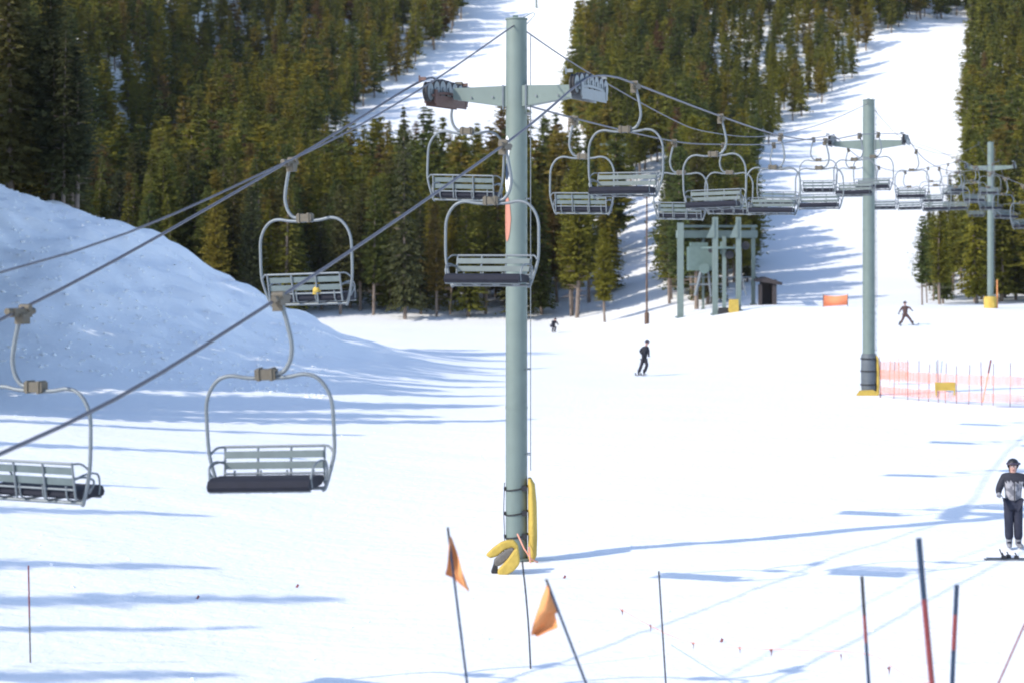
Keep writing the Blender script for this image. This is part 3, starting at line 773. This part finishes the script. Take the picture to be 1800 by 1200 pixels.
stake('marker_pole',1646,634,1648,700,83.5,.012,((0,1,'rub','shaft'),),'thin upright grey stake behind the net, left of the leaning one')
# orange banner on two posts
pa=at(1447,548,150); pb_=at(1490,545,150)
t=empty('orange_banner'); b=MB(); vs=[];fs=[];n=12
for i in range(n+1):
    s=i/n; x_=pa.x+(pb_.x-pa.x)*s; sag=.10*math.sin(math.pi*s)
    for dy in (0,.02):
        zg=g(x_,150); vs+= [(x_,150+dy+.08*math.sin(s*7),zg+.02+.12*s),(x_,150+dy+.08*math.sin(s*7),zg+.92-sag)]
for i in range(n):
    o=i*4; fs+=[(o,o+4,o+5,o+1),(o+3,o+7,o+6,o+2),(o+1,o+5,o+7,o+3),(o,o+2,o+6,o+4)]
b.add(vs,fs,0,True); b.build('cloth',M['orgnet'],t)
for q in (pa,pb_): b=MB(); b.tube([(q.x,150,g(q.x,150)-.2),(q.x,150,g(q.x,150)+1.0)],.03,6); b.build('post',M['bamboo'],t)
tag(t,'orange banner stretched low on the snow left of the second tower','banner')

# foreground stakes
stake('marker_pole',50,993,54,1195,24.6,.011,((0,.45,'red','shaft'),(.45,1,'bamboo','shaft')),'very thin stake in the bottom left corner')
stake('marker_pole',918,985,932,1175,26.1,.012,((0,1,'rub','shaft'),),'very thin grey stake standing below the foot of the biggest tower',bend=.02)
stake('marker_pole',1158,1003,1171,1210,24.4,.011,((0,1,'rub','shaft'),),'very thin stake right of the second orange flag')
stake('marker_pole',1515,1012,1527,1200,17.0,.016,((0,.36,'black','shaft'),(.36,.62,'red','shaft'),(.62,1,'blue','shaft')),'thin black and dark red stake, leftmost of the three stakes at the lower right')
stake('marker_pole',1615,945,1642,1200,15.5,.024,((0,.42,'blue','shaft'),(.42,1,'red','shaft')),'thickest slalom pole, blue above and red below, at the lower right',bend=-.02)
stake('marker_pole',1682,1027,1677,1200,16.5,.021,((0,.30,'blue','shaft'),(.30,.66,'red','shaft'),(.66,1,'blue','shaft')),'blue and red stake just right of the thickest slalom pole',bend=-.02)
stake('marker_pole',1806,1085,1755,1200,18.0,.009,((0,1,'red','shaft'),),'very thin reddish stake leaning left in the bottom right corner')
def flag(name,u1,v1,u2,v2,y,outline,hl,label,segs):
    t=stake(name,u1,v1,u2,v2,y,.012,segs,label,'flag')
    o=t.location.copy(); P3=[]
    # cloth: a rippled sheet filled from the outline (u,v,ripple)
    b=MB(); vs=[];fs=[]; rows=outline; n=10
    for (v,ul,ur) in rows:
        for i in range(n+1):
            s=i/n; u=ul+(ur-ul)*s; q=at(u,v,y)-o; q.y += .05*math.sin(s*5+v*.05)+ .03
            vs.append(q)
    m=len(rows); k=len(vs)
    for r_ in range(m-1):
        for i in range(n):
            a=r_*(n+1)+i; fs.append((a,a+1,a+n+2,a+n+1))
    vs2=[q+Vector((0,.004,0)) for q in vs]
    fs2=[tuple(i+k for i in f[::-1]) for f in fs]
    b.add(vs+vs2,fs+fs2,0,True); b.build('cloth',M['org'],t); return t
flag('flag_pole',787,926,821,1200,17.7,[(944,789,793),(955,789,797),(970,788,803),(985,787,808),(1000,785,812),(1010,782,815),(1018,798,818),(1028,808,821),(1038,820,825)],0,
     'orange pennant hanging point down on a dark blue stake, left of the two flags',((0,.08,'black','tip'),(.081,1,'blue','stake')))
flag('flag_pole',960,1017,1030,1200,16.6,[(1028,962,965),(1040,957,970),(1055,951,975),(1070,946,981),(1076,943,984),(1080,942,976),(1092,938,979),(1103,935,981),(1110,934,962),(1118,933,945)],0,
     'orange pennant slanting left from a leaning black stake, right of the two flags',((0,.08,'black','tip'),(.081,1,'blue','stake')))
# sagging rope line with tattered red bits, lying across the foreground
b=MB(); rp=[at(u,v,y) for u,v,y in ((1088,1068,27.5),(1145,1100,25.0),(1210,1127,23.5),(1300,1138,22.5),(1420,1142,22),(1530,1150,21.6),(1600,1190,20.5),(1700,1215,20),(1815,1240,19.5))]
rope_o=empty('string_line'); b.tube(crom(rp,5),.006,5); b.build('string',M['rednet'],rope_o)
for (u,v,y) in ((1093,1071,27.4),(1143,1098,25.1),(1218,1129,23.4),(1300,1137,22.5),(1355,1141,22.2),(1478,1150,21.8),(1562,1172,21)):
    c=at(u,v,y); b=MB(); w=random.uniform(.010,.022); b.prism([c+Vector((-w,0,.0)),c+Vector((w,0,.01)),c+Vector((w*.8,.01,-.05)),c+Vector((w*.2,.01,-.10)),c+Vector((w*.1,0,-.03))],(0,.004,0)); b.build('pennant_scrap',M['red'],rope_o)
tag(rope_o,'thin red string with tattered scraps sagging across the lower right snow','string')
for (u,v,lab) in ((522,1032,'tiny red scrap on the snow left of the left flag'),(347,1052,'tiny red scrap on the shadow streaks at lower left'),(992,1016,'tiny red scrap on the snow right of the folded pad'),(1268,1128,'tiny dark scrap on the snow beside the string')):
    y=CZ*F/(v-HV); x_=(u-900)/F*y; 
    for _ in range(6):
        z_=g(x_,y); y=(CZ-z_)*F/(v-HV); x_=(u-900)/F*y
    b=MB(); b.prism([(-.03,0,.01),(.01,-.02,.0),(.035,.02,.035),(.0,.03,.055),(-.01,.01,.02)],(0,.006,.004))
    tag(b.build('scrap',M['red'],loc=(x_,y,g(x_,y))),lab,'litter')

# ------------------------------------------------------------------ people
def skinned(name, J, E, m, parent, sub=2):
    names=list(J); me=bpy.data.meshes.new(name)
    me.from_pydata([J[n][0] for n in names],[(names.index(a),names.index(b)) for a,b in E],[])
    o=bpy.data.objects.new(name,me); col.objects.link(o)
    md=o.modifiers.new('Skin','SKIN'); md.use_smooth_shade=True
    for i,n in enumerate(names):
        r=J[n][1]; r=r if isinstance(r,tuple) else (r,r)
        me.skin_vertices[0].data[i].radius=r
    me.skin_vertices[0].data[0].use_root=True
    s=o.modifiers.new('Sub','SUBSURF'); s.levels=sub; s.render_levels=sub
    dg=bpy.context.evaluated_depsgraph_get(); dg.update()
    nm=bpy.data.meshes.new_from_object(o.evaluated_get(dg)); o.modifiers.clear(); o.data=nm
    nm.materials.clear(); nm.materials.append(m); nm.polygons.foreach_set('use_smooth',[True]*len(nm.polygons))
    o.parent=parent; return o
def person(loc,rz,P,label,jm,pm,detail=False,helm='black',hand='dark_cloth',scale=1.0,lean=0):
    t=empty('person',loc,rz); t.scale=(scale,)*3
    q={k:Vector(v) for k,v in P.items()}
    def mid(a,b,s=.5): return q[a]+(q[b]-q[a])*s
    up=(q['head']-q['neck']).normalized()
    J={'pelvis':(q['pelvis'],(.14,.11)),'belly':(mid('pelvis','chest',.5),(.135,.10)),'chest':(q['chest'],(.16,.115)),'neck':(q['neck'],.058),'jaw':(q['neck']+up*.10,(.062,.07)),'skull':(q['head'],(.082,.095)),'crown':(q['head']+up*.075,(.06,.07))}
    E=[('pelvis','belly'),('belly','chest'),('chest','neck'),('neck','jaw'),('jaw','skull'),('skull','crown')]
    for s in 'lr':
        J[s+'sh']=(q[s+'sh'],.068); J[s+'el']=(q[s+'el'],.045); J[s+'wr']=(q[s+'wr'],.030)
        hd=(q[s+'wr']-q[s+'el']).normalized(); J[s+'pm']=(q[s+'wr']+hd*.06,(.040,.022))
        J[s+'hp']=(q[s+'hp'],.095); J[s+'kn']=(q[s+'kn'],.062); J[s+'an']=(q[s+'an'],.045); J[s+'to']=(q[s+'to'],.042)
        E+=[('chest',s+'sh'),(s+'sh',s+'el'),(s+'el',s+'wr'),(s+'wr',s+'pm'),('pelvis',s+'hp'),(s+'hp',s+'kn'),(s+'kn',s+'an'),(s+'an',s+'to')]
    bd=skinned('body',J,E,M['skin'],t); bd.data.materials.append(M[pm])
    for p in bd.data.polygons:
        if p.center.z<q['neck'].z-.01: p.material_index=1
    # jacket
    J2={'chest':(q['chest'],(.19,.145)),'hem':(mid('pelvis','chest',-.12),(.185,.15)),'waist':(mid('pelvis','chest',.5),(.165,.13)),'collar':(q['neck']+Vector((0,-.005,.03)),(.078,.082))}
    E2=[('hem','waist'),('waist','chest'),('chest','collar')]
    J2={k:J2[k] for k in ('hem','waist','chest','collar')}
    for s in 'lr':
        J2[s+'sh']=(q[s+'sh'],.092); J2[s+'el']=(q[s+'el'],.070); J2[s+'wr']=(mid(s+'el',s+'wr',.96),.052); E2+=[('chest',s+'sh'),(s+'sh',s+'el'),(s+'el',s+'wr')]
    jk=skinned('jacket',J2,E2,M[jm],t)
    if detail:                            # black yoke and sleeves over the pale pattern
        jk.data.materials.append(M['dark_cloth'])
        for p in jk.data.polygons:
            c=p.center
            if c.z>q['chest'].z+.035 or abs(c.x-q['chest'].x)>.185: p.material_index=1
        zb_=MB(); zb_.box((q['chest'].x,q['chest'].y-.15,q['chest'].z-.14),(.014,.02,.40)); zb_.build('zip',M['black'],t)
    J3={'pelvis':(q['pelvis'],(.165,.13))}; E3=[]
    for s in 'lr':
        J3[s+'hp']=(q[s+'hp'],.118); J3[s+'kn']=(q[s+'kn'],.092); J3[s+'an']=(mid(s+'kn',s+'an',.92),.090); E3+=[('pelvis',s+'hp'),(s+'hp',s+'kn'),(s+'kn',s+'an')]
    skinned('trousers',J3,E3,M[pm],t)
    for s in 'lr':
        d=(q[s+'to']-q[s+'an']); d.z=0; d=d.normalized() if d.length>0 else Vector((0,-1,0)); a=q[s+'an']
        skinned('boot',{'top':(a+Vector((0,0,.2)),.070),'ank':(a+Vector((0,0,.02)),.068),'heel':(a+Vector((0,0,-.035))-d*.03,.062),'ball':(a+d*.14+Vector((0,0,-.05)),.052),'toe':(a+d*.21+Vector((0,0,-.052)),.046)},
            [('top','ank'),('ank','heel'),('heel','ball'),('ball','toe')],M['bootm' if detail else 'black'],t,1)
        # hand: glove palm with five fingers
        w=q[s+'wr']; hd=(w-q[s+'el']).normalized(); sd=hd.cross(Vector((0,-1,0)))
        sd=sd.normalized() if sd.length>.1 else Vector((1,0,0)); nn=sd.cross(hd)
        b=MB(); b.sphere(w+hd*.05,.05,10,7,sc=(.9,.75,1.0))
        for k,(off_,ln) in enumerate(((-.033,.060),(-.011,.072),(.011,.068),(.033,.052))):
            p0=w+hd*.075+sd*off_; p1=p0+hd*ln*.55; p2=p1+hd*ln*.3-nn*.025
            b.tube([p0,p1,p2],[.011,.010,.008],6)
        p0=w+hd*.03-sd*.04; b.tube([p0,p0-sd*.03+hd*.03,p0-sd*.035+hd*.06-nn*.012],[.013,.011,.009],6)
        b.build('glove',M[hand],t)
    hb=MB(); c=q['head']+up*.035
    hb.sphere(c+Vector((0,.012,.0)),.125,16,12,sc=(.93,1.05,.92))
    # open the face: drop faces low at the front
    keep=[i for i,f in enumerate(hb.f) if not (sum(hb.v[j][2] for j in f)/len(f)<c.z-.005 and sum(hb.v[j][1] for j in f)/len(f)<c.y+.02)]
    hb.f=[hb.f[i] for i in keep]; hb.mi=[hb.mi[i] for i in keep]; hb.sm=[hb.sm[i] for i in keep]
    hb.build('helmet',M[helm],t)
    gb=MB(); gb.tube([c+Vector((math.cos(a)*.122,-math.sin(a)*.125+.004,.015)) for a in [R(20)+R(140)*k/8 for k in range(9)]],.028,8); gb.build('goggles',M['lens'],t)
    if detail:
        f=q['head']; b=MB()
        b.prism([f+Vector((-.014,-.088,-.045)),f+Vector((.014,-.088,-.045)),f+Vector((0,-.115,-.042)),],(0,.01,.045)); b.build('nose',M['skin'],t)
        for s_ in (-1,1):
            b=MB(); b.sphere(f+Vector((s_*.03,-.092,-.004)),.010,8,6); b.build('eye',M['white'],t)
        b=MB(); b.tube(crom([f+Vector((-.024,-.084,-.075)),f+Vector((0,-.092,-.080)),f+Vector((.024,-.084,-.075))],3),.005,6); b.build('mouth',M['red'],t)
        b=MB(); b.sphere(f+Vector((0,.05,-.06)),.085,10,8,sc=(.95,.8,1.2)); b.build('hair',M['brown'],t)
    tag(t,label,'person'); return t
def skis(parent,pts,d,L=1.6,m='black'):
    for (x_,y_,z_) in pts:
        b=MB(); d=Vector(d).normalized(); n=Vector((-d.y,d.x,0)); vs=[];fs=[];K=10
        for i in range(K+1):
            s=i/K; w=.036+.012*abs(2*s-1)**2; zz=z_+(0 if s<.87 else (s-.87)**2*9)
            if s>.95: w*=.6
            c=Vector((x_,y_,zz))+d*((s-.45)*L)
            for hh in (0,.012): vs+=[c-n*w+Vector((0,0,hh)),c+n*w+Vector((0,0,hh))]
        for i in range(K):
            o=i*4; fs+=[(o,o+4,o+5,o+1),(o+2,o+3,o+7,o+6),(o,o+2,o+6,o+4),(o+1,o+5,o+7,o+3)]
        fs+=[(0,1,3,2),(K*4,K*4+2,K*4+3,K*4+1)]
        b.add(vs,fs); b.build('ski',M[m],parent)
# person 1, right edge, facing the camera
py=37.1; px=(1781-900)/F*py
H1=person((px,py,g(px,py)+.02),R(-6),dict(pelvis=(0,0,.90),chest=(0,-.01,1.24),neck=(0,0,1.43),head=(-.005,-.02,1.585),
  lsh=(-.185,0,1.36),lel=(-.285,-.06,1.13),lwr=(-.31,-.25,1.07),rsh=(.185,0,1.36),rel=(.30,.0,1.10),rwr=(.36,-.20,1.02),
  lhp=(-.085,0,.86),lkn=(-.085,-.02,.48),lan=(-.075,.0,.10),lto=(-.09,-.15,.05),rhp=(.085,0,.86),rkn=(.09,-.02,.48),ran=(.10,.0,.10),rto=(.13,-.15,.05)),
  'person standing at the right edge in a helmet, patterned jacket and dark trousers','jacket','navy',True,'black','bootm')
# skis lying in front of them
sk=empty('ski_pair',(at(1785,990,35.6).x,35.6,g(at(1785,990,35.6).x,35.6)+.015)); skis(sk,[(.12,0,0),(.20,.12,0)],(1,-.06,0),1.55,'greypad')
for (x_,y_) in ((-.22,0),(.02,0),(-.10,.12)):
    b=MB(); b.box((x_,y_,.045),(.10,.06,.06),taper=.7); b.bar((x_,y_,.07),(x_-.03,y_,.13),.02,.02); b.build('binding',M['black'],sk)
b=MB(); b.tube([(-.24,0,.05),(-.30,-.01,.20)],.012,6); b.build('brake',M['black'],sk)
tag(sk,'pair of skis with black bindings lying in front of the standing person','skis')
def zp(cx,base,s,x,v,y=0): return ((x-cx)/s,y,(base-v)/s)
# person 2: mid-distance skier in black, knees bent, leaning
def Z2(x,v,y=0): return zp(345,948,400,x,v,y)
py=101.0; px=(1130-900)/F*py
h2=person((px,py,g(px,py)+.02),0,dict(pelvis=Z2(372,590,.08),chest=Z2(395,430,.0),neck=Z2(415,335,-.02),head=Z2(432,268,-.06),
  lsh=Z2(335,372),lel=Z2(288,445,.02),lwr=Z2(318,500,-.25),rsh=Z2(455,372),rel=Z2(468,470,.0),rwr=Z2(462,520,-.2),
  lhp=Z2(350,620,.06),lkn=Z2(312,735,-.08),lan=Z2(258,895,.0),lto=Z2(250,910,-.16),rhp=Z2(400,620,.06),rkn=Z2(430,735,-.12),ran=Z2(372,895,.0),rto=Z2(366,910,-.16)),
  'skier all in black leaning into a turn, right of the biggest tower','dark_cloth','dark_cloth')
skis(h2,[(-.24,0,.02),(.05,0,.02)],(-.25,-1,0),1.6)
b=MB(); b.tube([Z2(470,520,-.25),Z2(525,610,.35)],.009,6); b.build('ski_pole',M['galv'],h2)
# person 3: far skier, legs wide
def Z3(x,v,y=0): return zp(620,336,140,x,v,y)
py=131.0; px=(1593-900)/F*py
h3=person((px,py,g(px,py)+.02),0,dict(pelvis=Z3(611,232,.05),chest=Z3(609,185),neck=Z3(608,154),head=Z3(607,128,-.03),
  lsh=Z3(586,164),lel=Z3(565,190,-.05),lwr=Z3(549,218,-.1),rsh=Z3(634,164),rel=Z3(652,172,-.1),rwr=Z3(665,190,-.2),
  lhp=Z3(600,240,.03),lkn=Z3(583,285,-.08),lan=Z3(563,322),lto=Z3(559,328,-.15),rhp=Z3(624,240,.03),rkn=Z3(655,278,-.08),ran=Z3(682,322),rto=Z3(687,328,-.15)),
  'far skier in dark brown with legs spread wide and arms out','brownc','brownc')
skis(h3,[(-.42,0,.02)],(-.3,-1,0),1.5); skis(h3,[(.46,0,.02)],(.3,-1,0),1.5)
# person 4: farthest skier, crouched
py=168.0; px=(973-900)/F*py
h4=person((px,py,g(px,py)+.02),R(30),dict(pelvis=(0,.18,.62),chest=(.03,-.05,.92),neck=(.04,-.16,1.04),head=(.04,-.24,1.17),
  lsh=(-.16,-.08,.98),lel=(-.25,-.20,.78),lwr=(-.2,-.42,.74),rsh=(.22,-.08,.98),rel=(.3,-.2,.78),rwr=(.22,-.42,.74),
  lhp=(-.10,.16,.60),lkn=(-.13,-.16,.46),lan=(-.12,.0,.12),lto=(-.12,-.15,.07),rhp=(.10,.16,.60),rkn=(.13,-.16,.46),ran=(.12,.0,.12),rto=(.12,-.15,.07)),
  'farthest skier, small and crouched in black, at the forest edge','dark_cloth','dark_cloth')
skis(h4,[(-.12,0,.02),(.12,0,.02)],(0,-1,0),1.6,'white')

# ------------------------------------------------------------------ light, camera, render
EL=34.0
to_sun=Vector((-.866*math.cos(R(EL)),-.5*math.cos(R(EL)),math.sin(R(EL))))
sd=bpy.data.lights.new('sun','SUN'); sd.energy=2.1; sd.angle=R(.55); sd.color=(1,.94,.84)
so=bpy.data.objects.new('sun',sd); col.objects.link(so); so.rotation_euler=to_sun.to_track_quat('Z','Y').to_euler(); so.location=(-60,-40,60)
# thin mountain air
hz=bpy.data.materials.new('haze'); hz.use_nodes=True; hn=hz.node_tree; hn.nodes.clear()
ho=hn.nodes.new('ShaderNodeOutputMaterial'); pv=hn.nodes.new('ShaderNodeVolumePrincipled'); pv.inputs['Color'].default_value=(.86,.91,1,1); pv.inputs['Density'].default_value=.00005; pv.inputs['Anisotropy'].default_value=.2
hn.links.new(pv.outputs[0],ho.inputs['Volume'])
b=MB(); b.box((0,470,148),(1400,1120,300)); tag(b.build('haze',hz),'thin pale mountain air over the slopes','haze',kind='stuff')
w=bpy.data.worlds.new('World'); scene.world=w; w.use_nodes=True; nt=w.node_tree
sky=nt.nodes.new('ShaderNodeTexSky'); sky.sky_type='NISHITA'; sky.sun_disc=False; sky.sun_elevation=R(EL); sky.sun_rotation=math.atan2(to_sun.x,to_sun.y); sky.altitude=2500; sky.air_density=1.0; sky.dust_density=3.0; sky.ozone_density=.3
nt.links.new(sky.outputs[0],nt.nodes['Background'].inputs[0]); nt.nodes['Background'].inputs[1].default_value=.15

cd=bpy.data.cameras.new('camera'); cam=bpy.data.objects.new('camera',cd); col.objects.link(cam); scene.camera=cam
cam.location=(0,0,CZ); cam.rotation_euler=(R(90),0,0)
cd.sensor_width=36; cd.lens=F/1800*36; cd.shift_y=-(600-HV)/1800; cd.clip_end=3000; cd.clip_start=.1
cd.dof.use_dof=True; cd.dof.focus_distance=40; cd.dof.aperture_fstop=1.4
scene.render.resolution_x=1024; scene.render.resolution_y=682
scene.render.engine='CYCLES'; scene.cycles.filter_width=1.9
scene.view_settings.view_transform='Standard'; scene.view_settings.look='None'; scene.view_settings.gamma=1
scene.view_settings.exposure=1.22

for o in scene.objects:
    if o.parent is None and 'label' in o and len(o['label'].split())>16: print('LONG',len(o['label'].split()),o.name,o['label'])
